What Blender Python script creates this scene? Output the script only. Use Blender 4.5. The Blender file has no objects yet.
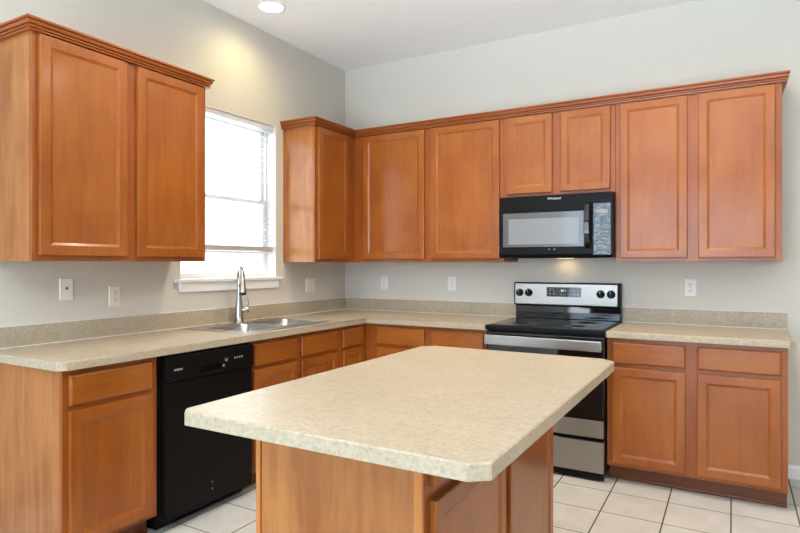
import bpy, bmesh, math, random
from mathutils import Vector, Matrix

sc = bpy.context.scene
COL = sc.collection
random.seed(4)
PI = math.pi

# ------------------------------------------------------------------ camera
cam_d = bpy.data.cameras.new('camera')
cam = bpy.data.objects.new('camera', cam_d)
COL.objects.link(cam)
cam.location = (3.0322, -4.3063, 1.3172)
cam.rotation_euler = (PI / 2, 0, 0.5196)
cam_d.sensor_width = 36.0
cam_d.lens = 581.86 / 800 * 36.0
cam_d.shift_y = (264.06 - 266.5) / 800
cam_d.clip_start = 0.02
sc.camera = cam

# ------------------------------------------------------------------ world, lights, exposure
world = bpy.data.worlds.new('overcast_sky')
sc.world = world
world.use_nodes = True
wb = world.node_tree.nodes['Background']
wb.inputs[0].default_value = (0.86, 0.95, 1.0, 1)
wb.inputs[1].default_value = 4.6

def area(name, loc, rot, sx, sy, watts, color):
    d = bpy.data.lights.new(name, 'AREA')
    d.shape = 'RECTANGLE'
    d.size = sx
    d.size_y = sy
    d.energy = watts
    d.color = color
    o = bpy.data.objects.new(name, d)
    COL.objects.link(o)
    o.location = loc
    o.rotation_euler = rot
    return o

# watts and colour of each light group
LG = {
    'rear': (158, (0.62, 0.8, 1)),
    'low_fill': (40, (0.92, 0.88, 0.95)),
    'up_fill': (150, (0.72, 0.87, 1)),
    'side': (14, (1, 0.8, 0.68)),
    'overhead': (60, (1, 0.8, 0.6)),
    'warm': (40, (1, 0.72, 0.42)),
    'downlight': (24, (1, 0.84, 0.42)),
}
# daylight through the glazed rear wall of the room (behind the camera), added fill lamps
# for the ceiling and from the side, and the kitchen window (sky portal)
area('rear_daylight', (1.9, -8.10, 1.45), (math.radians(96), 0, 0), 3.6, 2.3, *LG['rear'])
area('low_ceiling_fill', (2.2, -8.00, 0.40), (math.radians(150), 0, 0), 4.2, 0.6, *LG['low_fill'])  # invented low lamp, throws extra light up at the ceiling
area('upward_fill', (2.9, -6.6, 0.25), (math.radians(139), 0, math.radians(8)), 2.6, 1.6, *LG['up_fill']).data.spread = math.radians(72)  # added lamp aimed upward to brighten the ceiling, no real source there
area('side_fill', (6.45, -5.2, 1.5), (PI / 2, 0, PI / 2), 3.2, 2.2, *LG['side'])  # added warm fill reaching the left wall, the right wall has no opening
area('window_portal', (-0.145, -1.36, 1.79), (PI / 2, 0, -PI / 2), 0.89, 1.16, 1, (1, 1, 1)).data.cycles.is_portal = True

def lamp(name, loc, rot, watts, color, radius, angle, blend):
    d = bpy.data.lights.new(name, 'SPOT')
    d.energy = watts
    d.color = color
    d.shadow_soft_size = radius
    d.spot_size = angle
    d.spot_blend = blend
    o = bpy.data.objects.new(name, d)
    COL.objects.link(o)
    o.location = loc
    o.rotation_euler = rot
    return o

lamp('warm_fill', (1.0, -2.35, 3.03), (0, 0, 0), *LG['warm'], .09, math.radians(160), .8)  # added unseen spot that warms the left counter and wall
# added overhead fill spots without fixtures, to brighten the counters and floor
for lx, ly, k in ((2.9, -1.35, 1.5), (1.5, -1.45, 1.1), (4.8, -2.6, 0.9), (1.0, -4.7, 0.5), (4.6, -5.2, 0.7)):
    lamp('overhead_fill', (lx, ly, 3.03), (0, 0, 0), k * LG['overhead'][0], LG['overhead'][1], .09, math.radians(165), .8)

sc.view_settings.view_transform = 'Standard'
sc.view_settings.look = 'None'
sc.view_settings.gamma = 1.0
sc.view_settings.use_curve_mapping = False
sc.view_settings.exposure = 0.30
sc.cycles.use_denoising = True

# ------------------------------------------------------------------ materials
def newmat(name):
    m = bpy.data.materials.new(name)
    m.use_nodes = True
    return m, m.node_tree, m.node_tree.nodes['Principled BSDF']

def simple(name, col, rough=0.5, metal=0.0, coat=0.0, emis=None, estr=0.0, spec=0.5):
    m, nt, b = newmat(name)
    b.inputs['Base Color'].default_value = (*col, 1)
    b.inputs['Roughness'].default_value = rough
    b.inputs['Metallic'].default_value = metal
    b.inputs['Coat Weight'].default_value = coat
    b.inputs['Specular IOR Level'].default_value = spec
    if emis:
        b.inputs['Emission Color'].default_value = (*emis, 1)
        b.inputs['Emission Strength'].default_value = estr
    return m

def noise(nt, vec, scale, detail=4, rough=0.55, dist=0.0):
    n = nt.nodes.new('ShaderNodeTexNoise')
    n.inputs['Scale'].default_value = scale
    n.inputs['Detail'].default_value = detail
    n.inputs['Roughness'].default_value = rough
    n.inputs['Distortion'].default_value = dist
    nt.links.new(vec, n.inputs['Vector'])
    return n.outputs['Fac']

def mapping(nt, scale, objrand=True):
    tc = nt.nodes.new('ShaderNodeTexCoord')
    mp = nt.nodes.new('ShaderNodeMapping')
    mp.inputs['Scale'].default_value = scale
    nt.links.new(tc.outputs['Object'], mp.inputs['Vector'])
    if objrand:
        oi = nt.nodes.new('ShaderNodeObjectInfo')
        mu = nt.nodes.new('ShaderNodeMath')
        mu.operation = 'MULTIPLY'
        mu.inputs[1].default_value = 37.0
        nt.links.new(oi.outputs['Random'], mu.inputs[0])
        cb = nt.nodes.new('ShaderNodeCombineXYZ')
        for k in range(3):
            nt.links.new(mu.outputs[0], cb.inputs[k])
        nt.links.new(cb.outputs[0], mp.inputs['Location'])
    return mp.outputs['Vector']

def ramp(nt, fac, stops):
    r = nt.nodes.new('ShaderNodeValToRGB')
    e = r.color_ramp.elements
    while len(e) < len(stops):
        e.new(0.5)
    for k, (p, c) in enumerate(stops):
        e[k].position = p
        e[k].color = (*c, 1)
    nt.links.new(fac, r.inputs['Fac'])
    return r.outputs['Color']

def mixc(nt, a, b, fac, mode='MIX'):
    m = nt.nodes.new('ShaderNodeMix')
    m.data_type = 'RGBA'
    m.blend_type = mode
    if isinstance(fac, float):
        m.inputs[0].default_value = fac
    else:
        nt.links.new(fac, m.inputs[0])
    for s, v in ((6, a), (7, b)):
        if isinstance(v, tuple):
            m.inputs[s].default_value = (*v, 1)
        else:
            nt.links.new(v, m.inputs[s])
    return m.outputs[2]

def bump(nt, b, h, strength, dist=0.002):
    n = nt.nodes.new('ShaderNodeBump')
    n.inputs['Strength'].default_value = strength
    n.inputs['Distance'].default_value = dist
    nt.links.new(h, n.inputs['Height'])
    nt.links.new(n.outputs[0], b.inputs['Normal'])

def wood(name, light, dark, axis='z', rough=0.32, contrast=1.0, fine=1.0, coat=0.3):
    m, nt, b = newmat(name)
    s = {'z': (9, 9, 0.9), 'x': (0.9, 9, 9), 'y': (9, 0.9, 9)}[axis]
    v = mapping(nt, s)
    v2 = mapping(nt, (2.2, 2.2, 1.6))
    g = noise(nt, v, 2.4, 6, 0.62, 0.6)
    f = noise(nt, v, 11.0 * fine, 4, 0.6, 0.2)
    bl = noise(nt, v2, 1.8, 3, 0.5, 0.3)
    lo, hi = 0.5 - 0.22 / contrast, 0.5 + 0.22 / contrast
    c1 = ramp(nt, g, [(lo, dark), (hi, light)])
    mid = tuple((a * 0.55 + d * 0.45) for a, d in zip(light, dark))
    c2 = ramp(nt, bl, [(0.36, dark), (0.64, light)])
    c = mixc(nt, c1, c2, 0.45)
    c3 = ramp(nt, f, [(0.30, tuple(0.86 for _ in range(3))), (0.62, (1, 1, 1))])
    c = mixc(nt, c, c3, 0.55, 'MULTIPLY')
    nt.links.new(c, b.inputs['Base Color'])
    b.inputs['Roughness'].default_value = rough
    b.inputs['Coat Weight'].default_value = coat
    b.inputs['Coat Roughness'].default_value = 0.14
    b.inputs['Specular IOR Level'].default_value = 0.30
    bump(nt, b, f, 0.05, 0.001)
    return m

WL, WD = (0.345, 0.109, 0.0160), (0.231, 0.05578, 0.006113)
M = {}
M['wood'] = wood('stained_maple', WL, WD, 'z')
M['wood_x'] = wood('stained_maple_across', WL, WD, 'x')
M['wood_y'] = wood('stained_maple_along', WL, WD, 'y')
M['frame'] = wood('stained_maple_frame', (0.330, 0.090, 0.0135), (0.235, 0.056, 0.0075), 'z')
M['crown'] = wood('stained_maple_crown', (0.310, 0.082, 0.0135), (0.230, 0.054, 0.0080), 'x', rough=0.3)
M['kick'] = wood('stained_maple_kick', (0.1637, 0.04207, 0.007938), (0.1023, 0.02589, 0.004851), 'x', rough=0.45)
M['panel'] = wood('maple_laminate', (0.435, 0.172, 0.043), (0.262, 0.083, 0.0165), 'z', rough=0.32, contrast=2.0, fine=1.3, coat=0.35)
M['panel_edge'] = wood('maple_laminate_edge', (0.5359, 0.2109, 0.05278), (0.4343, 0.1547, 0.03654), 'z', rough=0.4, coat=0.1)

def laminate():
    m, nt, b = newmat('beige_laminate')
    v = mapping(nt, (1, 1, 1), False)
    vs = mapping(nt, (1.0, 1.7, 1.4), False)
    n1 = noise(nt, vs, 48, 5, 0.65, 0.8)
    n2 = noise(nt, v, 95, 4, 0.7, 0.4)
    n3 = noise(nt, v, 5, 3, 0.5, 0.5)
    c1 = ramp(nt, n1, [(0.32, (0.3711, 0.3076, 0.2196)), (0.50, (0.4363, 0.3752, 0.2769)), (0.68, (0.4673, 0.4089, 0.312))])
    c2 = ramp(nt, n2, [(0.34, (0.70, 0.66, 0.60)), (0.56, (1, 1, 1))])
    c3 = ramp(nt, n3, [(0.35, (0.94, 0.93, 0.91)), (0.65, (1.03, 1.03, 1.03))])
    c = mixc(nt, c1, c2, 0.62, 'MULTIPLY')
    c = mixc(nt, c, c3, 0.8, 'MULTIPLY')
    nt.links.new(c, b.inputs['Base Color'])
    b.inputs['Roughness'].default_value = 0.34
    b.inputs['Specular IOR Level'].default_value = 0.26
    bump(nt, b, n2, 0.06, 0.0006)
    return m
M['laminate'] = laminate()

def painted(name, col, scale=320, strength=0.06, rough=0.75):
    m, nt, b = newmat(name)
    v = mapping(nt, (1, 1, 1), False)
    n = noise(nt, v, scale, 3)
    b.inputs['Base Color'].default_value = (*col, 1)
    b.inputs['Roughness'].default_value = rough
    bump(nt, b, n, strength, 0.001)
    return m
M['wall'] = painted('greige_paint', (0.585, 0.555, 0.49))
M['ceiling'] = painted('white_ceiling_paint', (0.88, 0.88, 0.87), 120, 0.25, 0.9)
M['trim'] = simple('white_trim_paint', (0.80, 0.80, 0.79), 0.35)

def tiles():
    m, nt, b = newmat('beige_floor_tile')
    tc = nt.nodes.new('ShaderNodeTexCoord')
    sx = nt.nodes.new('ShaderNodeSeparateXYZ')
    nt.links.new(tc.outputs['Object'], sx.inputs[0])
    def line(out, off, pitch, w):
        a = nt.nodes.new('ShaderNodeMath'); a.operation = 'SUBTRACT'; a.inputs[1].default_value = off
        nt.links.new(out, a.inputs[0])
        d = nt.nodes.new('ShaderNodeMath'); d.operation = 'DIVIDE'; d.inputs[1].default_value = pitch
        nt.links.new(a.outputs[0], d.inputs[0])
        f = nt.nodes.new('ShaderNodeMath'); f.operation = 'PINGPONG'; f.inputs[1].default_value = 0.5
        nt.links.new(d.outputs[0], f.inputs[0])
        l = nt.nodes.new('ShaderNodeMath'); l.operation = 'LESS_THAN'; l.inputs[1].default_value = w / pitch / 2
        nt.links.new(f.outputs[0], l.inputs[0])
        fl = nt.nodes.new('ShaderNodeMath'); fl.operation = 'FLOOR'
        nt.links.new(d.outputs[0], fl.inputs[0])
        return l.outputs[0], fl.outputs[0]
    lx, ix = line(sx.outputs[0], 0.297, 0.303, 0.0075)
    ly, iy = line(sx.outputs[1], -0.780, 0.3035, 0.0060)
    mx = nt.nodes.new('ShaderNodeMath'); mx.operation = 'MAXIMUM'
    nt.links.new(lx, mx.inputs[0]); nt.links.new(ly, mx.inputs[1])
    cb = nt.nodes.new('ShaderNodeCombineXYZ')
    nt.links.new(ix, cb.inputs[0]); nt.links.new(iy, cb.inputs[1])
    wn = nt.nodes.new('ShaderNodeTexWhiteNoise')
    nt.links.new(cb.outputs[0], wn.inputs['Vector'])
    v = mapping(nt, (1, 1, 1), False)
    n = noise(nt, v, 7, 5, 0.6, 0.6)
    c1 = ramp(nt, n, [(0.3, (0.5146, 0.496, 0.455)), (0.7, (0.5976, 0.5961, 0.565))])
    c2 = ramp(nt, wn.outputs['Value'], [(0, (0.94, 0.94, 0.93)), (1, (1.02, 1.02, 1.02))])
    c = mixc(nt, c1, c2, 0.8, 'MULTIPLY')
    c = mixc(nt, c, (0.085, 0.066, 0.050), mx.outputs[0])
    nt.links.new(c, b.inputs['Base Color'])
    rr = nt.nodes.new('ShaderNodeMapRange')
    rr.inputs['To Min'].default_value = 0.42
    rr.inputs['To Max'].default_value = 0.85
    nt.links.new(mx.outputs[0], rr.inputs['Value'])
    nt.links.new(rr.outputs[0], b.inputs['Roughness'])
    iv = nt.nodes.new('ShaderNodeMath'); iv.operation = 'SUBTRACT'; iv.inputs[0].default_value = 1.0
    nt.links.new(mx.outputs[0], iv.inputs[1])
    bump(nt, b, iv.outputs[0], 0.5, 0.002)
    return m
M['tile'] = tiles()

def brushed(name, col, axis='x', rough=0.28):
    m, nt, b = newmat(name)
    s = {'x': (1.5, 60, 260), 'y': (60, 1.5, 260), 'z': (200, 200, 2)}[axis]
    v = mapping(nt, s, False)
    n = noise(nt, v, 2.0, 3)
    rr = nt.nodes.new('ShaderNodeMapRange')
    rr.inputs['To Min'].default_value = rough - 0.06
    rr.inputs['To Max'].default_value = rough + 0.08
    nt.links.new(n, rr.inputs['Value'])
    nt.links.new(rr.outputs[0], b.inputs['Roughness'])
    b.inputs['Base Color'].default_value = (*col, 1)
    b.inputs['Metallic'].default_value = 1.0
    b.inputs['Anisotropic'].default_value = 0.5
    bump(nt, b, n, 0.03, 0.0005)
    return m
M['steel'] = brushed('brushed_stainless', (0.335, 0.318, 0.292), 'x', 0.34)
M['sink'] = brushed('sink_stainless', (0.50, 0.495, 0.48), 'y', 0.27)
M['nickel'] = simple('brushed_nickel', (0.40, 0.385, 0.36), 0.27, 1.0)
M['chrome'] = simple('bright_chrome', (0.8, 0.8, 0.8), 0.1, 1.0)
M['black'] = simple('black_enamel', (0.007, 0.007, 0.0075), 0.30, spec=0.08)
M['black_dw'] = simple('black_appliance_plastic', (0.006, 0.005, 0.005), 0.3, spec=0.1)
M['black_glass'] = simple('black_glass', (0.006, 0.006, 0.007), 0.05)
M['black_matte'] = simple('black_rubber', (0.010, 0.010, 0.010), 0.6)
M['pocket'] = simple('dark_recess', (0.004, 0.004, 0.004), 0.8)
M['micro_glass'] = simple('grey_microwave_window', (0.080, 0.084, 0.088), 0.16, 0, 0.3)
M['micro_screen'] = simple('microwave_window_mesh', (0.185, 0.195, 0.208), 0.25, 0, 0.2)
M['white_plastic'] = simple('white_plastic', (0.78, 0.77, 0.74), 0.4)
M['ivory'] = simple('ivory_plastic', (0.74, 0.71, 0.60), 0.4)
M['slot'] = simple('dark_slot', (0.10, 0.09, 0.08), 0.6)
M['grey_slot'] = simple('grey_slot', (0.30, 0.29, 0.28), 0.6)
M['print'] = simple('white_print', (0.75, 0.76, 0.78), 0.5)
M['grey_print'] = simple('grey_print', (0.34, 0.34, 0.35), 0.5)
M['dim_print'] = simple('dim_print', (0.13, 0.13, 0.135), 0.5)
M['digits'] = simple('lit_digits', (0.6, 0.7, 0.75), 0.4, emis=(0.8, 0.93, 1.0), estr=0.9)
M['burner'] = simple('burner_ring_print', (0.045, 0.045, 0.047), 0.25)
M['vinyl'] = simple('white_vinyl', (0.78, 0.79, 0.80), 0.35)
M['lens'] = simple('lamp_lens', (0.9, 0.9, 0.88), 0.4, emis=(1.0, 0.95, 0.86), estr=6.0)
M['warm_lens'] = simple('warm_lamp_lens', (0.9, 0.85, 0.7), 0.4, emis=(1.0, 0.75, 0.4), estr=1.6)
M['void'] = simple('filter_mesh', (0.05, 0.05, 0.05), 0.5, 0.6)

def translucent_slat():
    m = bpy.data.materials.new('white_slat')
    m.use_nodes = True
    nt = m.node_tree
    nt.nodes.clear()
    out = nt.nodes.new('ShaderNodeOutputMaterial')
    a = nt.nodes.new('ShaderNodeBsdfDiffuse'); a.inputs[0].default_value = (0.86, 0.86, 0.85, 1)
    t = nt.nodes.new('ShaderNodeBsdfTranslucent'); t.inputs[0].default_value = (0.80, 0.80, 0.79, 1)
    mx = nt.nodes.new('ShaderNodeMixShader'); mx.inputs[0].default_value = 0.42
    nt.links.new(a.outputs[0], mx.inputs[1]); nt.links.new(t.outputs[0], mx.inputs[2])
    nt.links.new(mx.outputs[0], out.inputs[0])
    return m
M['slat'] = translucent_slat()

def clear(name, refl=1.0, rough=0.02):
    m = bpy.data.materials.new(name)
    m.use_nodes = True
    nt = m.node_tree
    nt.nodes.clear()
    out = nt.nodes.new('ShaderNodeOutputMaterial')
    a = nt.nodes.new('ShaderNodeBsdfTransparent'); a.inputs[0].default_value = (0.97, 0.985, 0.98, 1)
    g = nt.nodes.new('ShaderNodeBsdfGlossy'); g.inputs['Roughness'].default_value = rough
    f = nt.nodes.new('ShaderNodeLayerWeight')
    pw = nt.nodes.new('ShaderNodeMath'); pw.operation = 'POWER'; pw.inputs[1].default_value = 5.0
    nt.links.new(f.outputs['Facing'], pw.inputs[0])
    mu = nt.nodes.new('ShaderNodeMath'); mu.operation = 'MULTIPLY_ADD'; mu.use_clamp = True
    mu.inputs[1].default_value = 0.9; mu.inputs[2].default_value = 0.04 * refl
    nt.links.new(pw.outputs[0], mu.inputs[0])
    mx = nt.nodes.new('ShaderNodeMixShader')
    nt.links.new(mu.outputs[0], mx.inputs[0])
    nt.links.new(a.outputs[0], mx.inputs[1]); nt.links.new(g.outputs[0], mx.inputs[2])
    nt.links.new(mx.outputs[0], out.inputs[0])
    return m
M['glass'] = clear('clear_glass')
M['film'] = clear('crinkled_film', 0.3, 0.06)

# ------------------------------------------------------------------ mesh helpers (world coordinates)
def BM():
    return bmesh.new()

def root_of(o):
    while o.parent:
        o = o.parent
    return o

def obj(name, bm, mat, parent=None, smooth=False, loc=None, label=None):
    base = Vector((0, 0, 0))
    if parent is not None:
        base = root_of(parent).location.copy()
    elif loc is not None:
        base = Vector(loc)
    bmesh.ops.remove_doubles(bm, verts=bm.verts, dist=1e-6)
    bmesh.ops.recalc_face_normals(bm, faces=bm.faces)
    bmesh.ops.translate(bm, verts=bm.verts, vec=-base)
    me = bpy.data.meshes.new(name)
    bm.to_mesh(me)
    bm.free()
    if smooth:
        for p in me.polygons:
            p.use_smooth = True
        try:
            me.set_sharp_from_angle(angle=math.radians(38))
        except Exception:
            pass
    me.materials.append(M[mat] if isinstance(mat, str) else mat)
    o = bpy.data.objects.new(name, me)
    COL.objects.link(o)
    if parent is not None:
        o.parent = parent
    else:
        o.location = base
    if label:
        o['label'] = label
    return o

def thing(name, label, cat, loc, group=None):
    o = bpy.data.objects.new(name, None)
    o.empty_display_size = 0.1
    COL.objects.link(o)
    o.location = loc
    tag(o, label, cat, group)
    return o

def tag(o, label, cat, group=None):
    o['label'] = label
    o['category'] = cat
    if group:
        o['group'] = group
    return o

def struct(name, bm, mat, parent=None, smooth=False):
    o = obj(name, bm, mat, parent, smooth)
    if parent is None:
        o['kind'] = 'structure'
    return o

def box(bm, x0, x1, y0, y1, z0, z1, bev=0.0, seg=2):
    t = bmesh.new()
    r = bmesh.ops.create_cube(t, size=1.0)
    for v in t.verts:
        v.co = Vector((x0 + (v.co.x + .5) * (x1 - x0), y0 + (v.co.y + .5) * (y1 - y0), z0 + (v.co.z + .5) * (z1 - z0)))
    if bev > 0:
        bmesh.ops.bevel(t, geom=t.edges[:], offset=bev, segments=seg, profile=0.6, affect='EDGES')
    merge(bm, t)
    return bm

def merge(bm, t):
    me = bpy.data.meshes.new('tmp')
    t.to_mesh(me)
    t.free()
    bm.from_mesh(me)
    bpy.data.meshes.remove(me)

def mp(face, u, v, w):
    """face B: along the back wall, facing the room; face L: along the left wall; w = distance from that wall"""
    return Vector((u, -w, v)) if face == 'B' else Vector((w, u, v))

def fbox(bm, face, u0, u1, v0, v1, w0, w1, bev=0.0, seg=2):
    a, b = mp(face, u0, v0, w0), mp(face, u1, v1, w1)
    return box(bm, min(a.x, b.x), max(a.x, b.x), min(a.y, b.y), max(a.y, b.y), min(a.z, b.z), max(a.z, b.z), bev, seg)

def prism(bm, pts, z0, z1, bev=0.0, seg=2, top_only=True):
    t = bmesh.new()
    lo = [t.verts.new((x, y, z0)) for x, y in pts]
    hi = [t.verts.new((x, y, z1)) for x, y in pts]
    n = len(pts)
    t.faces.new(lo[::-1])
    tf = t.faces.new(hi)
    for i in range(n):
        t.faces.new((lo[i], lo[(i + 1) % n], hi[(i + 1) % n], hi[i]))
    if bev > 0:
        ed = list(tf.edges)
        if not top_only:
            ed = [e for e in t.edges]
        bmesh.ops.bevel(t, geom=ed, offset=bev, segments=seg, profile=0.5, affect='EDGES')
    merge(bm, t)
    return bm

def rings(bm, loops, close0=True, close1=True):
    prev = None
    allr = []
    for L in loops:
        allr.append([bm.verts.new(p) for p in L])
    for a, b in zip(allr, allr[1:]):
        n = len(a)
        for i in range(n):
            bm.faces.new((a[i], a[(i + 1) % n], b[(i + 1) % n], b[i]))
    if close0:
        bm.faces.new(allr[0][::-1])
    if close1:
        bm.faces.new(allr[-1])
    return bm

def frame_of(d):
    d = d.normalized()
    up = Vector((0, 0, 1)) if abs(d.z) < 0.95 else Vector((1, 0, 0))
    s = d.cross(up).normalized()
    return s, s.cross(d).normalized()

def lathe(bm, base, axis, prof, n=24):
    """prof = [(radius, distance along axis)]"""
    ax = Vector(axis).normalized()
    s, t = frame_of(ax)
    base = Vector(base)
    L = []
    for r, h in prof:
        L.append([base + ax * h + (s * math.cos(2 * PI * k / n) + t * math.sin(2 * PI * k / n)) * max(r, 1e-5) for k in range(n)])
    return rings(bm, L)

def tube(bm, pts, rad, n=12):
    pts = [Vector(p) for p in pts]
    if not isinstance(rad, (list, tuple)):
        rad = [rad] * len(pts)
    d0 = (pts[1] - pts[0]).normalized()
    s, t = frame_of(d0)
    L = []
    for i, p in enumerate(pts):
        if 0 < i < len(pts) - 1:
            d = ((pts[i + 1] - p).normalized() + (p - pts[i - 1]).normalized()).normalized()
        elif i == 0:
            d = d0
        else:
            d = (p - pts[i - 1]).normalized()
        s = (s - d * s.dot(d)).normalized()
        t = d.cross(s)
        L.append([p + (s * math.cos(2 * PI * k / n) + t * math.sin(2 * PI * k / n)) * rad[i] for k in range(n)])
    return rings(bm, L)

def cut(bm, cutter):
    """boolean difference, returns a new bmesh"""
    ma, mb = bpy.data.meshes.new('a'), bpy.data.meshes.new('b')
    bmesh.ops.recalc_face_normals(bm, faces=bm.faces)
    bmesh.ops.recalc_face_normals(cutter, faces=cutter.faces)
    bm.to_mesh(ma); cutter.to_mesh(mb)
    bm.free(); cutter.free()
    oa, ob = bpy.data.objects.new('a', ma), bpy.data.objects.new('b', mb)
    COL.objects.link(oa); COL.objects.link(ob)
    md = oa.modifiers.new('cut', 'BOOLEAN')
    md.operation = 'DIFFERENCE'
    md.object = ob
    md.solver = 'EXACT'
    dg = bpy.context.evaluated_depsgraph_get()
    dg.update()
    me = bpy.data.meshes.new_from_object(oa.evaluated_get(dg))
    r = bmesh.new()
    r.from_mesh(me)
    bpy.data.objects.remove(oa); bpy.data.objects.remove(ob)
    for q in (me, ma, mb):
        bpy.data.meshes.remove(q)
    return r

def text_bm(body, size, face, u, v, w, depth=0.0006, align='LEFT', shear=0.0):
    c = bpy.data.curves.new('t', 'FONT')
    c.body = body
    c.size = size
    c.align_x = align
    c.shear = shear
    c.extrude = depth
    o = bpy.data.objects.new('t', c)
    COL.objects.link(o)
    dg = bpy.context.evaluated_depsgraph_get()
    dg.update()
    me = bpy.data.meshes.new_from_object(o.evaluated_get(dg))
    bm = bmesh.new()
    bm.from_mesh(me)
    for q in bm.verts:
        q.co = mp(face, u + q.co.x, v + q.co.y, w + q.co.z)
    bpy.data.objects.remove(o)
    bpy.data.curves.remove(c)
    bpy.data.meshes.remove(me)
    return bm

def sweep(bm, path, prof):
    """path: xy points, outward side on the right of the walking direction; prof: (out, z) closed loop"""
    n = len(path)
    P = [Vector((x, y)) for x, y in path]
    nor = []
    for a, b in zip(P, P[1:]):
        d = (b - a).normalized()
        nor.append(Vector((d.y, -d.x)))
    L = []
    for i, p in enumerate(P):
        if i == 0:
            m = nor[0]
        elif i == n - 1:
            m = nor[-1]
        else:
            s = nor[i - 1] + nor[i]
            m = s / (s.dot(nor[i]))
        L.append([Vector((p.x + m.x * o, p.y + m.y * o, z)) for o, z in prof])
    return rings(bm, L)

# ------------------------------------------------------------------ room shell
H = 3.054
X1, Y1 = 6.5, -8.3
WY0, WY1, WZ0, WZ1 = -1.805, -0.915, 1.205, 2.372        # kitchen window opening
struct('floor', box(BM(), -0.15, X1 + .15, Y1 - .15, 0.15, -0.1, 0), 'tile')
struct('ceiling', box(BM(), -0.15, X1 + .15, Y1 - .15, 0.15, H, H + 0.1), 'ceiling')
struct('wall_back', box(BM(), -0.15, X1 + .15, 0, 0.15, 0, H), 'wall')
b = BM()
box(b, -0.15, 0, Y1, WY0, 0, H)
box(b, -0.15, 0, WY1, 0, 0, H)
box(b, -0.15, 0, WY0, WY1, 0, WZ0)
box(b, -0.15, 0, WY0, WY1, WZ1, H)
struct('wall_left', b, 'wall')
struct('wall_right', box(BM(), X1, X1 + .15, Y1, 0, 0, H), 'wall')
struct('wall_rear', box(BM(), -0.15, X1 + .15, Y1 - .15, Y1, 0, H), 'wall')

def baseboard(bm, pts):
    prof = [(0.0, 0.0), (0.013, 0.0), (0.013, 0.062), (0.009, 0.072), (0.006, 0.080), (0.0, 0.082)]
    return sweep(bm, pts, prof)
struct('baseboard_back', baseboard(BM(), [(3.32, -0.0005), (X1, -0.0005)]), 'trim')
struct('baseboard_right', baseboard(BM(), [(X1 - .0005, -0.014), (X1 - .0005, Y1)]), 'trim')
struct('baseboard_left', baseboard(BM(), [(0.0005, Y1), (0.0005, -2.95)]), 'trim')

# kitchen window: vinyl single-hung unit set back in the wall
win = struct('window_1', box(BM(), -0.135, -0.085, WY0, WY0 + 0.001, WZ0, WZ0 + 0.001), 'vinyl')
def rect_frame(bm, x0, x1, y0, y1, z0, z1, t, tb=None):
    tb = tb or t
    box(bm, x0, x1, y0, y0 + t, z0, z1, 0.002)
    box(bm, x0, x1, y1 - t, y1, z0, z1, 0.002)
    box(bm, x0, x1, y0 + t, y1 - t, z0, z0 + tb, 0.002)
    box(bm, x0, x1, y0 + t, y1 - t, z1 - t, z1, 0.002)
    return bm
obj('window_frame', rect_frame(BM(), -0.14, -0.085, WY0, WY1, WZ0, WZ1, 0.022), 'vinyl', win)
up = obj('upper_sash', rect_frame(BM(), -0.132, -0.112, WY0 + .022, WY1 - .022, 1.77, WZ1 - .022, 0.03), 'vinyl', win)
lo = obj('lower_sash', rect_frame(BM(), -0.110, -0.088, WY0 + .022, WY1 - .022, WZ0 + .022, 1.80, 0.030), 'vinyl', win)
obj('window_pane', box(BM(), -0.123, -0.119, WY0 + .05, WY1 - .05, 1.80, WZ1 - .05), 'glass', up)
obj('window_pane', box(BM(), -0.101, -0.097, WY0 + .05, WY1 - .05, WZ0 + .05, 1.772), 'glass', lo)
b = BM()
box(b, -0.084, -0.0005, WY1 - 0.006, WY1 - .0005, WZ0 + .015, WZ1 - .006)
box(b, -0.084, -0.0005, WY0 + .0005, WY0 + .006, WZ0 + .015, WZ1 - .006)
box(b, -0.084, -0.0005, WY0 + .0005, WY1 - .0005, WZ1 - .006, WZ1 - .0005)
obj('jamb_liner', b, 'trim', win)
b = BM()
box(b, -0.084, 0.0, WY0 + .001, WY1 - .001, WZ0 + .0005, 1.222)
box(b, 0.0005, 0.036, WY0 - .045, WY1 + .045, 1.200, 1.222, 0.004)
obj('window_sill', b, 'trim', win)
obj('apron', box(BM(), 0.0005, 0.018, WY0 - .012, WY1 + .012, 1.138, 1.1995, 0.003), 'trim', win)

# ------------------------------------------------------------------ cabinets
def door_bm(face, u0, u1, v0, v1, w0, fw=0.047, th=0.020):
    def R(i, w):
        return [mp(face, u0 + i, v0 + i, w), mp(face, u1 - i, v0 + i, w), mp(face, u1 - i, v1 - i, w), mp(face, u0 + i, v1 - i, w)]
    bm = BM()
    loops = [R(0, w0), R(0, w0 + th - .004), R(.0015, w0 + th - .001), R(.005, w0 + th), R(fw - .001, w0 + th),
             R(fw + .001, w0 + th - .0012), R(fw + .012, w0 + th - .0062), R(fw + .014, w0 + th - .0068), R(fw + .014, w0 + .003)]
    rings(bm, loops, True, False)
    return bm

def add_door(face, u0, u1, v0, v1, w0, parent):
    d = obj('door', door_bm(face, u0, u1, v0, v1, w0), 'wood', parent)
    i = 0.047 + .0136
    obj('door_panel', fbox(BM(), face, u0 + i, u1 - i, v0 + i, v1 - i, w0 + .003, w0 + .0132), 'wood', d)
    return d

def add_drawer(face, u0, u1, v0, v1, w0, parent):
    def R(i, w):
        return [mp(face, u0 + i, v0 + i, w), mp(face, u1 - i, v0 + i, w), mp(face, u1 - i, v1 - i, w), mp(face, u0 + i, v1 - i, w)]
    bm = rings(BM(), [R(0, w0), R(0, w0 + .013), R(.002, w0 + .0165), R(.007, w0 + .0195), R(.010, w0 + .020)])
    return obj('drawer_front', bm, 'wood_x' if face == 'B' else 'wood_y', parent)

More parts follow.
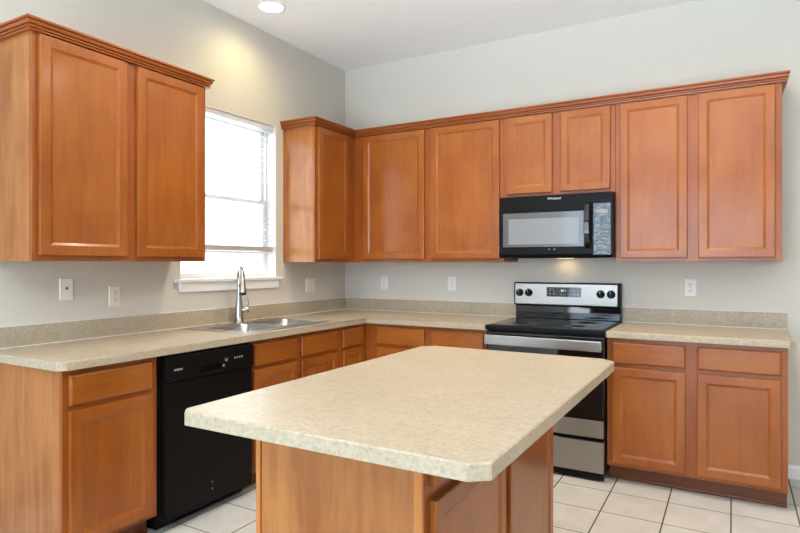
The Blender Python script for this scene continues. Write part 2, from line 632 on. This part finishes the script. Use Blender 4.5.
UB, UT, UD = 1.332, 2.372, 0.308          # wall cabinets: bottom, top, depth
def wall_cabinet(face, u0, u1, v0, doors, label, group, ends=(False, False), ub=UB):
    loc = mp(face, (u0 + u1) / 2, ub, UD / 2)
    t = thing('wall_cabinet', label, 'cabinet', loc, group)
    e0 = 0.006 if ends[0] else 0.0
    e1 = 0.006 if ends[1] else 0.0
    obj('carcass', fbox(BM(), face, u0 + e0, u1 - e1, ub, UT, 0.001, UD - .0195), 'frame', t)
    ff0 = v0 if v0 is not None else u0
    obj('face_frame', fbox(BM(), face, ff0, u1, ub, UT, UD - .019, UD, 0.001, 1), 'frame', t)
    if ends[0]:
        obj('end_panel', fbox(BM(), face, u0, u0 + .0058, ub, UT, 0.001, UD - .0192), 'panel', t)
    if ends[1]:
        obj('end_panel', fbox(BM(), face, u1 - .0058, u1, ub, UT, 0.001, UD - .0192), 'panel', t)
    for a, c in doors:
        add_door(face, a, c, ub + .024, 2.355, UD + .0005, t)
    return t

G_UP = 'maple wall cabinets'
CP = [(0.0005, 2.3625), (0.0205, 2.3625), (0.0215, 2.3690), (0.0130, 2.3705), (0.0130, 2.3735), (0.0235, 2.3750), (0.0240, 2.3810), (0.0165, 2.3825),
      (0.0165, 2.3855), (0.0280, 2.3890), (0.0325, 2.4010), (0.0270, 2.4030), (0.0270, 2.4060), (0.0375, 2.4080), (0.0375, 2.4175), (0.0005, 2.4175)]
left_cab = wall_cabinet('L', -2.865, -1.876, None, [(-2.838, -2.401), (-2.342, -1.905)],
    'two-door maple wall cabinet hung left of the window, beside the picture edge', G_UP, (True, True))
crl = obj('crown_moulding', sweep(BM(), [(0.001, -2.865), (UD, -2.865), (UD, -1.876), (0.001, -1.876)], CP), 'crown', left_cab)
wall_cabinet('L', -0.834, -0.001, None, [(-0.803, -0.413)],
    'single-door maple wall cabinet in the corner right of the window, window glare on its side', G_UP, (True, False))
wall_cabinet('B', UD + .001, 1.604, UD + .001, [(0.408, 0.967), (1.025, 1.575)],
    'wide two-door maple wall cabinet on the back wall between corner and microwave', G_UP)
wall_cabinet('B', 1.6055, 2.3655, None, [(1.635, 1.955), (2.013, 2.336)],
    'short two-door maple wall cabinet directly above the black microwave', G_UP, ub=1.788)
wall_cabinet('B', 2.367, 3.278, None, [(2.396, 2.790), (2.849, 3.245)],
    'two-door maple wall cabinet at the right end of back wall, right of the microwave', G_UP, (False, True))
cm = obj('crown_moulding', sweep(BM(), [(0.001, -0.834), (UD, -0.834), (UD, -UD), (3.278, -UD), (3.278, -0.001)], CP), 'crown', loc=(1.6, -.3, 2.3625))
tag(cm, 'long stepped maple crown moulding running along corner and back wall cabinets', 'moulding')

BD, BT = 0.612, 0.8755                       # base cabinets: face-frame depth, top
def base_cabinet(face, u0, u1, cells, label, group, w_frame0=None, kick=(None, None), end0=False, end1=False, name='base_cabinet', hollow=False):
    t = thing(name, label, 'cabinet', mp(face, (u0 + u1) / 2, 0, BD / 2), group)
    e0 = .006 if end0 else 0
    e1 = .006 if end1 else 0
    f0 = w_frame0 if w_frame0 is not None else u0
    if hollow:
        cb = BM()
        fbox(cb, face, u0, u1, 0.1, 0.118, 0.022, BD - .0195)
        fbox(cb, face, u0, u1, 0.118, BT, 0.022, 0.034)
        fbox(cb, face, u0, u0 + .012, 0.118, BT, 0.034, BD - .0195)
        fbox(cb, face, u1 - .012, u1, 0.118, BT, 0.034, BD - .0195)
    else:
        cb = fbox(BM(), face, u0 + e0, u1 - e1, 0.1, BT, 0.022, BD - .0195)
    obj('carcass', cb, 'frame', t)
    obj('face_frame', fbox(BM(), face, f0, u1, 0.1, BT, BD - .019, BD, 0.001, 1), 'frame', t)
    k0 = kick[0] if kick[0] is not None else f0 + (.0062 if end0 else 0)
    k1 = kick[1] if kick[1] is not None else u1
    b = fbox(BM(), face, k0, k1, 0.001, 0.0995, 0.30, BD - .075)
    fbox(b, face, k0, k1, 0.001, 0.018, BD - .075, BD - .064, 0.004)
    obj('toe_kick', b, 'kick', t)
    if end0:
        obj('end_panel', fbox(BM(), face, u0, u0 + .0058, 0.001, BT, 0.022, BD - .0192), 'panel', t)
    if end1:
        obj('end_panel', fbox(BM(), face, u1 - .0058, u1, 0.1, BT, 0.022, BD - .0192), 'frame', t)
    for a, c in cells:
        add_drawer(face, a, c, 0.722, 0.850, BD + .0005, t)
        add_door(face, a, c, 0.122, 0.698, BD + .0005, t)
    return t
G_B = 'maple base cabinets'
base_cabinet('L', -2.905, -2.4475, [(-2.880, -2.480)],
    'narrow maple base cabinet left of the dishwasher, with a pale end panel', G_B, end0=True)
base_cabinet('L', -1.826, -0.9465, [(-1.800, -1.418), (-1.372, -0.985)],
    'maple sink base cabinet with two false drawer fronts under the sink', G_B, hollow=True)
base_cabinet('L', -0.945, -0.001, [(-0.912, -0.650)],
    'narrow maple corner base cabinet between sink base and inside corner', G_B, kick=(-0.945, -0.56))
base_cabinet('B', 0.6135, 1.6025, [(0.724, 1.125), (1.183, 1.575)],
    'maple base cabinet with two drawers left of the range, mostly behind island', G_B, kick=(0.56, 1.6025))
base_cabinet('B', 2.370, 3.286, [(2.402, 2.798), (2.857, 3.255)],
    'maple base cabinet with two drawers and two doors right of the range', G_B, end1=True)

# ------------------------------------------------------------------ countertops and backsplashes
CT, CH = 0.914, 0.876
D = 0.651
ct = thing('countertop', 'long L-shaped beige laminate countertop running along the left and back walls to the range', 'countertop', (D / 2, -1.4, CH))
pts = [(0.001, -0.001), (0.001, -2.935), (D - .030, -2.935), (D, -2.905), (D, -D), (1.6035, -D), (1.6035, -0.001)]
slab = prism(BM(), pts, CH, CT, 0.006, 2)
SY0, SY1, SX0, SX1 = -1.838, -1.000, 0.060, 0.598
slab = cut(slab, box(BM(), SX0 + .015, SX1 - .015, SY0 + .015, SY1 - .015, CH - .1, CT + .1))
obj('worktop', slab, 'laminate', ct)
obj('backsplash', box(BM(), 0.001, 0.020, -2.935, -0.0205, CT + .0003, 1.016, 0.002), 'laminate', ct)
obj('backsplash', box(BM(), 0.001, 1.6035, -0.020, -0.001, CT + .0003, 1.016, 0.002), 'laminate', ct)
b = BM()
box(b, 0.0202, 0.0232, -2.93, -0.022, CT + .0002, CT + .004)
box(b, 0.0010, 0.0180, -2.93, -0.0205, 1.0162, 1.0190)
box(b, 0.024, 1.60, -0.0232, -0.0202, CT + .0002, CT + .004)
box(b, 0.0010, 1.60, -0.018, -0.0010, 1.0162, 1.0190)
obj('caulk_bead', b, 'white_plastic', ct)

ct2 = thing('countertop', 'short beige laminate countertop to the right of the range, corner clipped', 'countertop', (2.85, -.32, CH))
obj('worktop', prism(BM(), [(2.3695, -0.001), (2.3695, -D), (3.291, -D), (3.323, -D + .034), (3.323, -0.001)], CH, CT, 0.006, 2), 'laminate', ct2)
obj('backsplash', box(BM(), 2.3695, 3.322, -0.020, -0.001, CT + .0003, 1.016, 0.002), 'laminate', ct2)
b = BM()
box(b, 2.37, 3.32, -0.0232, -0.0202, CT + .0002, CT + .004)
box(b, 2.37, 3.32, -0.018, -0.0010, 1.0162, 1.0190)
obj('caulk_bead', b, 'white_plastic', ct2)

# ------------------------------------------------------------------ sink and faucet
sk = thing('sink', 'stainless steel double bowl drop-in sink in the counter below the window', 'sink', ((SX0 + SX1) / 2, (SY0 + SY1) / 2, CT))
def rrect(x0, x1, y0, y1, r, z, n=5):
    out = []
    for cx, cy, a0 in ((x1 - r, y1 - r, 0), (x0 + r, y1 - r, PI / 2), (x0 + r, y0 + r, PI), (x1 - r, y0 + r, 1.5 * PI)):
        for k in range(n + 1):
            a = a0 + PI / 2 * k / n
            out.append(Vector((cx + r * math.cos(a), cy + r * math.sin(a), z)))
    return out
rim = rings(BM(), [rrect(SX0, SX1, SY0, SY1, .035, CT + .0006), rrect(SX0 + .001, SX1 - .001, SY0 + .001, SY1 - .001, .035, CT + .004),
                   rrect(SX0 + .010, SX1 - .010, SY0 + .010, SY1 - .010, .030, CT + .0065)])
bowls = [(SX0 + .125, SX1 - .032, SY0 + .035, -1.437), (SX0 + .125, SX1 - .032, -1.403, SY1 - .035)]
for x0, x1, y0, y1 in bowls:
    c = BM()
    rings(c, [rrect(x0, x1, y0, y1, .05, CT - .02), rrect(x0, x1, y0, y1, .05, CT + .03)])
    rim = cut(rim, c)
obj('rim', rim, 'sink', sk, True)
for x0, x1, y0, y1 in bowls:
    b = rings(BM(), [rrect(x0 - .0005, x1 + .0005, y0 - .0005, y1 + .0005, .05, CT + .0062), rrect(x0 + .004, x1 - .004, y0 + .004, y1 - .004, .05, CT - .004),
                     rrect(x0 + .010, x1 - .010, y0 + .010, y1 - .010, .05, CT - .14),
                     rrect(x0 + .03, x1 - .03, y0 + .03, y1 - .03, .05, CT - .172),
                     rrect(x0 + .10, x1 - .10, y0 + .10, y1 - .10, .04, CT - .178)], False, True)
    o = obj('bowl', b, 'sink', sk, True)
    cx, cy = (x0 + x1) / 2, (y0 + y1) / 2
    obj('drain', lathe(BM(), (cx, cy, CT - .1775), (0, 0, 1), [(.042, 0), (.042, .003), (.034, .004), (.030, .001), (.005, .001)]), 'chrome', o, True)
for y in (-1.60, -1.215):
    obj('hole_cover', lathe(BM(), (.115, y, CT + .0066), (0, 0, 1), [(.020, 0), (.020, .002), (.016, .005), (.004, .006)]), 'nickel', sk, True)

FX, FY = 0.100, -1.398
FZ = CT + .0068
fc = thing('faucet', 'brushed nickel gooseneck pull-down faucet standing behind the sink bowls', 'faucet', (FX, FY, FZ))
obj('base', lathe(BM(), (FX, FY, FZ), (0, 0, 1), [(.034, 0), (.034, .005), (.0310, .009), (.0290, .05), (.0275, .09), (.0225, .135), (.0180, .16), (.0168, .175)]), 'nickel', fc, True)
fd = Vector((.80, -.60, 0)).normalized()
pts = [(FX, FY, FZ + .16), (FX, FY, FZ + .22), (FX, FY, FZ + .295)]
R_ = .072
arc = [Vector((FX, FY, FZ + .295)) + fd * (R_ - R_ * math.cos(a)) + Vector((0, 0, R_ * math.sin(a) * 1.05)) for a in [PI * k / 14 for k in range(1, 13)]]
pts = [Vector(p) for p in pts] + arc
obj('spout', tube(BM(), pts, .0155, 14), 'nickel', fc, True)
end = arc[-1]
dd = (arc[-1] - arc[-2]).normalized()
hd = (dd + Vector((0, 0, -1.2))).normalized()
sp = obj('spray_head', lathe(BM(), end - hd * .004, hd, [(.0162, 0), (.0172, .02), (.0185, .05), (.021, .085), (.0235, .118), (.0235, .132), (.020, .136), (.004, .137)]), 'nickel', fc, True)
fp = end + hd * .075
fwd = (fd - hd * fd.dot(hd)).normalized()
camdir = (Vector((3.03, -4.3, 1.3)) - fp)
sidev = hd.cross(fwd).normalized()
if sidev.dot(camdir) < 0:
    sidev = -sidev
obj('spray_button', lathe(BM(), fp + sidev * .015, sidev, [(.010, 0), (.010, .007), (.006, .009)]), 'black_matte', sp, True)
obj('spray_tip', lathe(BM(), end + hd * .128, hd, [(.0239, 0), (.0239, .008), (.019, .010), (.003, .0101)]), 'black_matte', sp, True)
hv = Vector((.80, .60, 0)).normalized()
hb = Vector((FX, FY, FZ + .085))
obj('handle_hub', lathe(BM(), hb + hv * .015, hv, [(.018, 0), (.0225, .015), (.0225, .042), (.017, .051), (.004, .053)]), 'nickel', fc, True)
hp = [hb + hv * .045 + Vector((0, 0, .01)), hb + hv * .058 + Vector((0, 0, .040)), hb + hv * .052 + Vector((0, 0, .070)), hb + hv * .040 + Vector((0, 0, .105))]
obj('handle_lever', tube(BM(), hp, [.0095, .0085, .0075, .006], 10), 'nickel', fc, True)

# ------------------------------------------------------------------ dishwasher
dw = thing('dishwasher', 'black dishwasher built in under the left counter beside the sink base', 'dishwasher', (.33, -2.137, 0))
Y0, Y1d = -2.420, -1.832
obj('tub', box(BM(), 0.05, 0.60, Y0 + .004, Y1d - .004, 0.10, 0.868), 'black_matte', dw)
obj('toe_panel', box(BM(), 0.30, 0.565, Y0 + .004, Y1d - .004, 0.004, 0.098, .002), 'black_dw', dw)
b = box(BM(), 0.601, 0.640, Y0, Y1d, 0.060, 0.734, .004)
obj('door', b, 'black_dw', dw)
pnl = BM()
box(pnl, 0.601, 0.652, Y0, Y1d, 0.738, 0.864, .006)
pnl = cut(pnl, box(BM(), 0.630, 0.70, -2.215, -2.070, 0.755, 0.788, .006))
cp = obj('control_panel', pnl, 'black_dw', dw)
for ya, yb in ((-2.4465, -2.4225), (-1.8295, -1.8265)):
    obj('side_trim', box(BM(), 0.56, 0.612, ya, yb, 0.10, 0.870, .001), 'black_dw', dw)
obj('pull_pocket', box(BM(), 0.6285, 0.6298, -2.214, -2.071, 0.756, 0.787), 'pocket', cp)
obj('logo', text_bm('AMANA', .0145, 'L', -2.378, 0.791, 0.6521), 'print', cp, label='small white maker name lettering')
for k in range(4):
    obj('button_mark', box(BM(), .6521, .6527, -1.982 + k * .018, -1.971 + k * .018, .798, .807), 'grey_print', cp)
obj('button_mark', box(BM(), .6521, .6527, -2.056, -2.022, .806, .8075), 'grey_print', cp)
obj('button_mark', box(BM(), .6521, .6527, -2.046, -2.032, .793, .802), 'grey_print', cp)
obj('indicator', lathe(BM(), (.652, -2.058, .772), (1, 0, 0), [(.0075, 0), (.0075, .002), (.005, .003)], 14), 'grey_slot', cp, True)
for z in (.13, .165):
    obj('screw', lathe(BM(), (.640, -2.125, z), (1, 0, 0), [(.004, 0), (.004, .0015), (.002, .002)], 10), 'grey_print', dw)
obj('top_strip', box(BM(), 0.600, 0.625, Y0, Y1d, 0.8655, 0.8735, .001), 'black', dw)

# ------------------------------------------------------------------ range
rg = thing('stove', 'stainless and black freestanding electric range with glass cooktop against the back wall', 'stove', (1.986, -.34, 0))
RX0, RX1 = 1.6065, 2.3655
obj('body', box(BM(), RX0 + .002, RX1 - .002, -0.640, -0.030, 0.045, 0.885, .003), 'black', rg)
ckt = BM()
box(ckt, RX0, RX1, -0.684, -0.030, 0.886, 0.917, .007, 3)
ck = obj('cooktop', ckt, 'black', rg)
obj('glass_surface', box(BM(), RX0 + .018, RX1 - .018, -0.655, -0.095, 0.9172, 0.9195, .001), 'black_glass', ck)
for bx, by, br in ((1.80, -.51, .105), (2.17, -.51, .085), (1.80, -.25, .078), (2.17, -.25, .105)):
    b = BM()
    for r in (br, br * .6):
        lathe(b, (bx, by, .9196), (0, 0, 1), [(r - .004, 0), (r, .0001), (r, .0003), (r - .004, .0004)], 40)
    obj('burner_ring', b, 'burner', ck)
obj('lower_backguard', box(BM(), RX0 + .004, RX1 - .006, -0.062, -0.012, 0.9175, 1.014, .006), 'black_glass', rg)
bg = obj('backguard', box(BM(), RX0 - .004, RX1 - .004, -0.082, -0.008, 1.014, 1.182, .009, 3), 'black', rg)
pan = obj('control_panel', box(BM(), RX0 + .006, RX1 - .022, -0.0865, -0.081, 1.021, 1.174, .005, 3), 'steel', rg)
ds = obj('display', box(BM(), 1.853, 2.099, -0.0890, -0.0866, 1.081, 1.150, .001), 'black_glass', pan)
b = text_bm('8:11', .021, 'B', 1.957, 1.119, 0.0892)
obj('clock_digits', b, 'digits', ds)
b = BM()
for (dx, dz, w) in ((1.867, 1.137, .036), (1.870, 1.122, .012), (1.900, 1.122, .012), (1.870, 1.098, .012), (1.900, 1.098, .012), (1.955, 1.095, .008),
                    (1.980, 1.095, .008), (2.005, 1.095, .012), (2.040, 1.122, .011), (2.070, 1.122, .011), (2.040, 1.096, .011), (2.070, 1.096, .011), (2.043, 1.134, .034)):
    obj('key_legend', box(BM(), dx, dx + w, -.0896, -.0892, dz, dz + (.0022 if w > .02 else .006)), 'grey_print', ds)
for kx in (1.650, 1.719, 2.232, 2.301):
    kz = 1.106
    k = obj('knob', lathe(BM(), (kx, -.0866, kz), (0, -1, 0), [(.0285, 0), (.0285, .004), (.0245, .007), (.0225, .024), (.019, .027), (.004, .0275)], 24), 'black', pan, True)
    g = box(BM(), kx - .0045, kx + .0045, -.1205, -.1135, kz - .022, kz + .022, .002)
    obj('knob_grip', g, 'black_matte', k)
    obj('knob_mark', box(BM(), kx - .0012, kx + .0012, -.1212, -.1206, kz + .006, kz + .021), 'print', k)
    obj('heat_dial', text_bm('HI', .008, 'B', kx - .006, kz + .037, .0866), 'grey_print', pan)
od = obj('oven_door', box(BM(), RX0 + .004, RX1 - .004, -0.674, -0.6415, 0.268, 0.872, .005), 'black_glass', rg)
obj('bottom_band', box(BM(), RX0 + .005, RX1 - .005, -0.678, -0.6745, 0.268, 0.372, .0015), 'steel', od)
b = BM()
for k in range(3):
    box(b, RX0 + .14, RX1 - .14, -.6749, -.6744, .47 + k * .075, .473 + k * .075)
obj('oven_window', rect_frame(box(BM(), RX0 + .10, RX1 - .10, -.6746, -.6744, .43, .74), RX0, RX0 + .001, -.66, -.65, .5, .51, .0004), 'black_glass', od)
obj('oven_rack', b, 'burner', od)
hb_ = BM()
box(hb_, RX0 + .008, RX1 - .010, -0.722, -0.704, 0.792, 0.856, .006, 3)
hn = obj('door_handle', hb_, 'steel', od)
obj('handle_mount', box(BM(), RX0 + .010, RX0 + .036, -0.7042, -0.6745, 0.802, 0.846, .003), 'steel', od)
obj('handle_mount', box(BM(), RX1 - .038, RX1 - .012, -0.7042, -0.6745, 0.802, 0.846, .003), 'steel', od)
obj('storage_drawer', box(BM(), RX0 + .005, RX1 - .005, -0.676, -0.6415, 0.056, 0.244, .003), 'steel', rg)
obj('kick_plate', box(BM(), RX0 + .006, RX1 - .006, -0.664, -0.642, 0.014, 0.0545, .002), 'black', rg)
for fx in (RX0 + .06, RX1 - .06):
    for fy in (-.60, -.10):
        obj('foot', lathe(BM(), (fx, fy, 0.001), (0, 0, 1), [(.020, 0), (.020, .02), (.012, .022), (.012, .046)], 14), 'black_matte', rg)

# ------------------------------------------------------------------ microwave
mw = thing('microwave', 'black over-the-range microwave mounted above the range', 'microwave', (1.986, -.2, 1.345))
MX0, MX1 = 1.608, 2.3635
obj('housing', box(BM(), MX0, MX1, -0.378, -0.004, 1.362, 1.786, .004), 'black', mw)
b = BM()
rings(b, [[Vector((MX0, y, z)) for y, z in ((-.379, 1.676), (-.400, 1.676), (-.400, 1.782), (-.379, 1.786))],
          [Vector((MX1, y, z)) for y, z in ((-.379, 1.676), (-.400, 1.676), (-.400, 1.782), (-.379, 1.786))]])
vt = obj('vent_grille', b, 'black', mw)
obj('logo', text_bm('Whirlpool', .0215, 'B', 1.944, 1.752, .4002, shear=.12), 'print', vt, label='small white maker name lettering')
b = BM()
MDX = 2.2385
dpts = ((-.379, 1.358), (-.388, 1.362), (-.402, 1.385), (-.402, 1.670), (-.398, 1.674), (-.379, 1.674))
rings(b, [[Vector((MX0, y, z)) for y, z in dpts], [Vector((MDX, y, z)) for y, z in dpts]])
md = obj('door', b, 'black', mw)
wn = obj('window_frame', box(BM(), 1.632, 2.186, -0.4035, -0.4021, 1.434, 1.668, .0005), 'micro_glass', md)
obj('window_screen', box(BM(), 1.672, 2.154, -0.4046, -0.4036, 1.452, 1.628, .0003), 'micro_screen', wn)
b = BM()
for k in range(2):
    box(b, 1.95 + k * .035, 1.965 + k * .035, -.4026, -.4021, 1.416, 1.419)
obj('door_legend', b, 'grey_print', md)
hp = [Vector((2.212, -.4025, 1.428)), Vector((2.212, -.425, 1.440)), Vector((2.212, -.440, 1.500)), Vector((2.212, -.443, 1.572)), Vector((2.212, -.440, 1.645)), Vector((2.212, -.425, 1.704)), Vector((2.212, -.4025, 1.716))]
L = []
for i, p in enumerate(hp):
    w_ = .020 if 0 < i < 6 else .017
    a = hp[min(i + 1, 6)] - hp[max(i - 1, 0)]
    nrm = Vector((0, -a.z, a.y)).normalized() if a.length else Vector((0, -1, 0))
    nrm = nrm if nrm.y <= 0 else -nrm
    L.append([p + Vector((-w_, 0, 0)), p + Vector((w_, 0, 0)), p + Vector((w_ * .7, 0, 0)) + nrm * .010, p + Vector((-w_ * .7, 0, 0)) + nrm * .010])
obj('door_handle', rings(BM(), L), 'black_glass', md, True)
b = BM()
rings(b, [[Vector((MDX + .002, y, z)) for y, z in dpts], [Vector((MX1, y, z)) for y, z in dpts]])
kp = obj('control_panel', b, 'black', mw)
obj('touch_plate', box(BM(), 2.246, 2.354, -0.4032, -0.4021, 1.378, 1.712, .0004), 'black_glass', kp)
b = BM()
box(b, 2.262, 2.332, -.4038, -.4033, 1.648, 1.672)
obj('display', b, 'grey_slot', kp)
b = BM()
rnd = random.Random(3)
for r in range(9):
    for c in range(3):
        kx, kz = 2.258 + c * .030, 1.628 - r * .027
        obj('key_legend', box(BM(), kx, kx + .016 + rnd.random() * .006, -.4036, -.4033, kz, kz + .005), 'dim_print', kp)
b = BM()
NX, NZ = 14, 40
from mathutils import noise as mnoise
grid = [[b.verts.new((2.2435 + .113 * i / NX, -.4065 - .0050 * mnoise.noise(Vector((i * .30, j * .26, 2.0))) - .0005 * mnoise.noise(Vector((i * .9, j * .8, 7.0))), 1.373 + .342 * j / NZ)) for i in range(NX + 1)] for j in range(NZ + 1)]
for j in range(NZ):
    for i in range(NX):
        b.faces.new((grid[j][i], grid[j][i + 1], grid[j + 1][i + 1], grid[j + 1][i]))
fl = obj('protective_film', b, 'film', kp, True, label='crinkled clear protective film still on the keypad')
sd = fl.modifiers.new('thickness', 'SOLIDIFY')
sd.thickness = 0.0002
obj('under_vent', box(BM(), MX0 + .02, MX0 + .085, -.36, -.26, 1.3455, 1.3615, .002), 'black_matte', mw)
obj('grease_filter', box(BM(), MX0 + .14, MX1 - .14, -.35, -.13, 1.3585, 1.3617), 'void', mw)
obj('task_lamp', box(BM(), 1.93, 2.04, -.105, -.045, 1.357, 1.3617, .001), 'warm_lens', mw)
l = area('microwave_task_light', (1.985, -.075, 1.352), (0, 0, 0), .10, .05, 0.13, (1.0, .72, .36))

# ------------------------------------------------------------------ island
IX0, IX1, IY0, IY1 = 1.790, 2.353, -3.005, -1.800
isl = thing('kitchen_island', 'free-standing maple island cabinet with pale end panel under the foreground top', 'island', ((IX0 + IX1) / 2, (IY0 + IY1) / 2, 0))
obj('carcass', box(BM(), IX0 + .008, IX1 - .0195, IY0 + .012, IY1 - .006, 0.1, BT), 'frame', isl)
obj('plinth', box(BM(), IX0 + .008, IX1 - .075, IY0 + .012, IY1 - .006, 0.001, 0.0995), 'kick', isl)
obj('end_panel', box(BM(), IX0 + .020, IX1 - .026, IY0 + .003, IY0 + .0115, 0.001, BT), 'panel', isl)
obj('corner_strip', box(BM(), IX0, IX0 + .0175, IY0 - .001, IY0 + .0115, 0.001, BT, .0015), 'panel_edge', isl)
obj('corner_strip', box(BM(), IX1 - .0255, IX1 - .0005, IY0 - .001, IY0 + .0115, 0.001, BT, .0015), 'panel_edge', isl)
obj('end_panel', box(BM(), IX0 + .008, IX1 - .0195, IY1 - .0055, IY1, 0.001, BT), 'panel', isl)
obj('back_panel', box(BM(), IX0, IX0 + .0075, IY0 + .012, IY1 - .006, 0.001, BT), 'panel', isl)
obj('face_frame', box(BM(), IX1 - .019, IX1, IY0 + .0125, IY1, 0.1, BT, .001, 1), 'frame', isl)
for a, c in ((-2.965, -2.435), (-2.385, -1.845)):
    add_door('L', a, c, 0.122, 0.708, IX1 + .0005, isl)
    add_drawer('L', a, c, 0.742, 0.852, IX1 + .0005, isl)
it = prism(BM(), [(1.703, -3.190), (1.731, -3.218), (2.566, -3.218), (2.606, -3.186), (2.606, -1.775), (2.552, -1.722), (1.757, -1.722), (1.703, -1.776)][::1], CH + .0005, CT, 0.004, 1)
ito = obj('island_countertop', it, 'laminate', loc=(2.15, -2.47, CH))
tag(ito, 'large beige speckled laminate island top with clipped corners in the foreground', 'countertop')

# ------------------------------------------------------------------ wall plates
def plate(bm, face, u0, u1, v0, v1):
    def R(i, w):
        return [mp(face, u0 + i, v0 + i, w), mp(face, u1 - i, v0 + i, w), mp(face, u1 - i, v1 - i, w), mp(face, u0 + i, v1 - i, w)]
    return rings(bm, [R(0, .0005), R(0, .003), R(.004, .006), R(.006, .0065)])
def outlet(face, u, v, label, mat='white_plastic', slot='grey_slot'):
    t = thing('wall_outlet', label, 'outlet', mp(face, u, v, 0), 'duplex wall outlets')
    p = obj('cover_plate', plate(BM(), face, u - .036, u + .036, v - .057, v + .057), mat, t)
    for s in (.020, -.020):
        r = obj('receptacle', fbox(BM(), face, u - .016, u + .016, v + s - .0145, v + s + .0145, .0064, .0085, .004), mat, t)
        b = BM()
        fbox(b, face, u - .0085, u - .0055, v + s - .003, v + s + .008, .0085, .0090)
        fbox(b, face, u + .0055, u + .0085, v + s - .002, v + s + .008, .0085, .0090)
        fbox(b, face, u - .0025, u + .0025, v + s - .010, v + s - .005, .0085, .0090)
        obj('slots', b, slot, r)
    b = fbox(BM(), face, u - .0022, u + .0022, v - .0022, v + .0022, .0064, .0076, .0005)
    obj('screw', b, slot, t)
outlet('L', -2.254, 1.136, 'ivory outlet on the left wall between cable plate and sink', 'ivory', 'slot')
outlet('B', 0.413, 1.154, 'white outlet on the back wall nearest to the room corner')
outlet('B', 1.055, 1.156, 'white outlet on the back wall just left of the range')
outlet('B', 2.788, 1.160, 'white outlet on the back wall to the right of the range', 'white_plastic', 'slot')
t = thing('cable_plate', 'white cable jack wall plate with one dark centre hole, leftmost on left wall', 'wall plate', (0, -2.529, 1.186))
obj('cover_plate', plate(BM(), 'L', -2.566, -2.492, 1.128, 1.244), 'white_plastic', t)
obj('jack', lathe(BM(), (.0064, -2.529, 1.190), (1, 0, 0), [(.0075, 0), (.0075, .003), (.004, .006), (.0008, .0062)], 14), 'slot', t)
for s in (-1, 1):
    obj('screw', lathe(BM(), (.0064, -2.529, 1.186 + s * .042), (1, 0, 0), [(.0035, 0), (.0035, .001), (.001, .0014)], 10), 'white_plastic', t)
t = thing('light_switch', 'ivory two-gang toggle switch plate right of the window under corner cabinet', 'switch', (0, -.500, 1.146))
obj('cover_plate', plate(BM(), 'L', -.560, -.440, 1.088, 1.203), 'ivory', t)
for y in (-.523, -.477):
    b = rings(BM(), [[Vector((.0064, y + a * .0055, 1.146 + c * .012)) for a, c in ((-1, -1), (1, -1), (1, 1), (-1, 1))],
                     [Vector((.0165, y + a * .0045, 1.151 + c * .005)) for a, c in ((-1, -1), (1, -1), (1, 1), (-1, 1))]])
    obj('toggle', b, 'ivory', t)
    for s in (-1, 1):
        obj('screw', lathe(BM(), (.0064, y, 1.146 + s * .030), (1, 0, 0), [(.003, 0), (.003, .001), (.001, .0013)], 10), 'ivory', t)

# ------------------------------------------------------------------ window blind
wbl = thing('window_blind', 'white horizontal slat blind hung in the window, lowered most of the way', 'blind', (-.045, -1.36, 1.39))
BY0, BY1 = WY0 + .012, WY1 - .012
obj('headrail', box(BM(), -.076, -.012, BY0, BY1, 2.336, 2.364, .003), 'vinyl', wbl)
b = BM()
z = 2.318
ca, sa = math.cos(math.radians(9)), math.sin(math.radians(9))
while z > 1.47:
    hw = .0245
    y0, y1 = BY0 + .002, BY1 - .002
    tk = .0011
    loop = []
    for (s, q) in ((-1, -1), (0, -1), (1, -1), (1, 1), (0, 1), (-1, 1)):
        cr = .0025 if s == 0 else 0
        loop.append((-.044 + s * hw * ca - q * tk * sa, z + s * hw * sa * -1 + q * tk * ca + cr))
    rings(b, [[Vector((x, y0, zz)) for x, zz in loop], [Vector((x, y1, zz)) for x, zz in loop]])
    z -= .0435
obj('slats', b, 'slat', wbl)
b = BM()
for k in range(9):
    box(b, -.069, -.019, BY0 + .002, BY1 - .002, 1.4125 + k * .0042, 1.4150 + k * .0042)
obj('stacked_slats', b, 'slat', wbl)
obj('bottom_rail', box(BM(), -.070, -.018, BY0 + .001, BY1 - .001, 1.392, 1.410, .003), 'vinyl', wbl)
b = BM()
for y in (BY0 + .10, (BY0 + BY1) / 2, BY1 - .10):
    box(b, -.0165, -.0157, y - .001, y + .001, 1.40, 2.33)
    box(b, -.0735, -.0727, y - .001, y + .001, 1.40, 2.33)
obj('ladder_cord', b, 'vinyl', wbl)
b = BM()
lathe(b, (-.008, BY1 - .06, 1.72), (0, 0, 1), [(.004, 0), (.004, .60)], 8)
obj('tilt_wand', b, 'vinyl', wbl)

# ------------------------------------------------------------------ ceiling light
LX, LY = 0.330, -1.332
cl = thing('ceiling_light', 'round white recessed ceiling downlight glowing near the left wall', 'light', (LX, LY, H))
obj('trim_ring', lathe(BM(), (LX, LY, H - .0005), (0, 0, -1), [(.098, 0), (.098, .003), (.090, .007), (.080, .007), (.080, .002)], 40), 'white_plastic', cl, True)
obj('lens', lathe(BM(), (LX, LY, H - .003), (0, 0, -1), [(.0795, 0), (.0795, .002), (.05, .003), (.003, .0032)], 40), 'lens', cl, True)
lamp('downlight', (LX, LY, H - .012), (0, 0, 0), *LG['downlight'], .07, math.radians(168), .9)
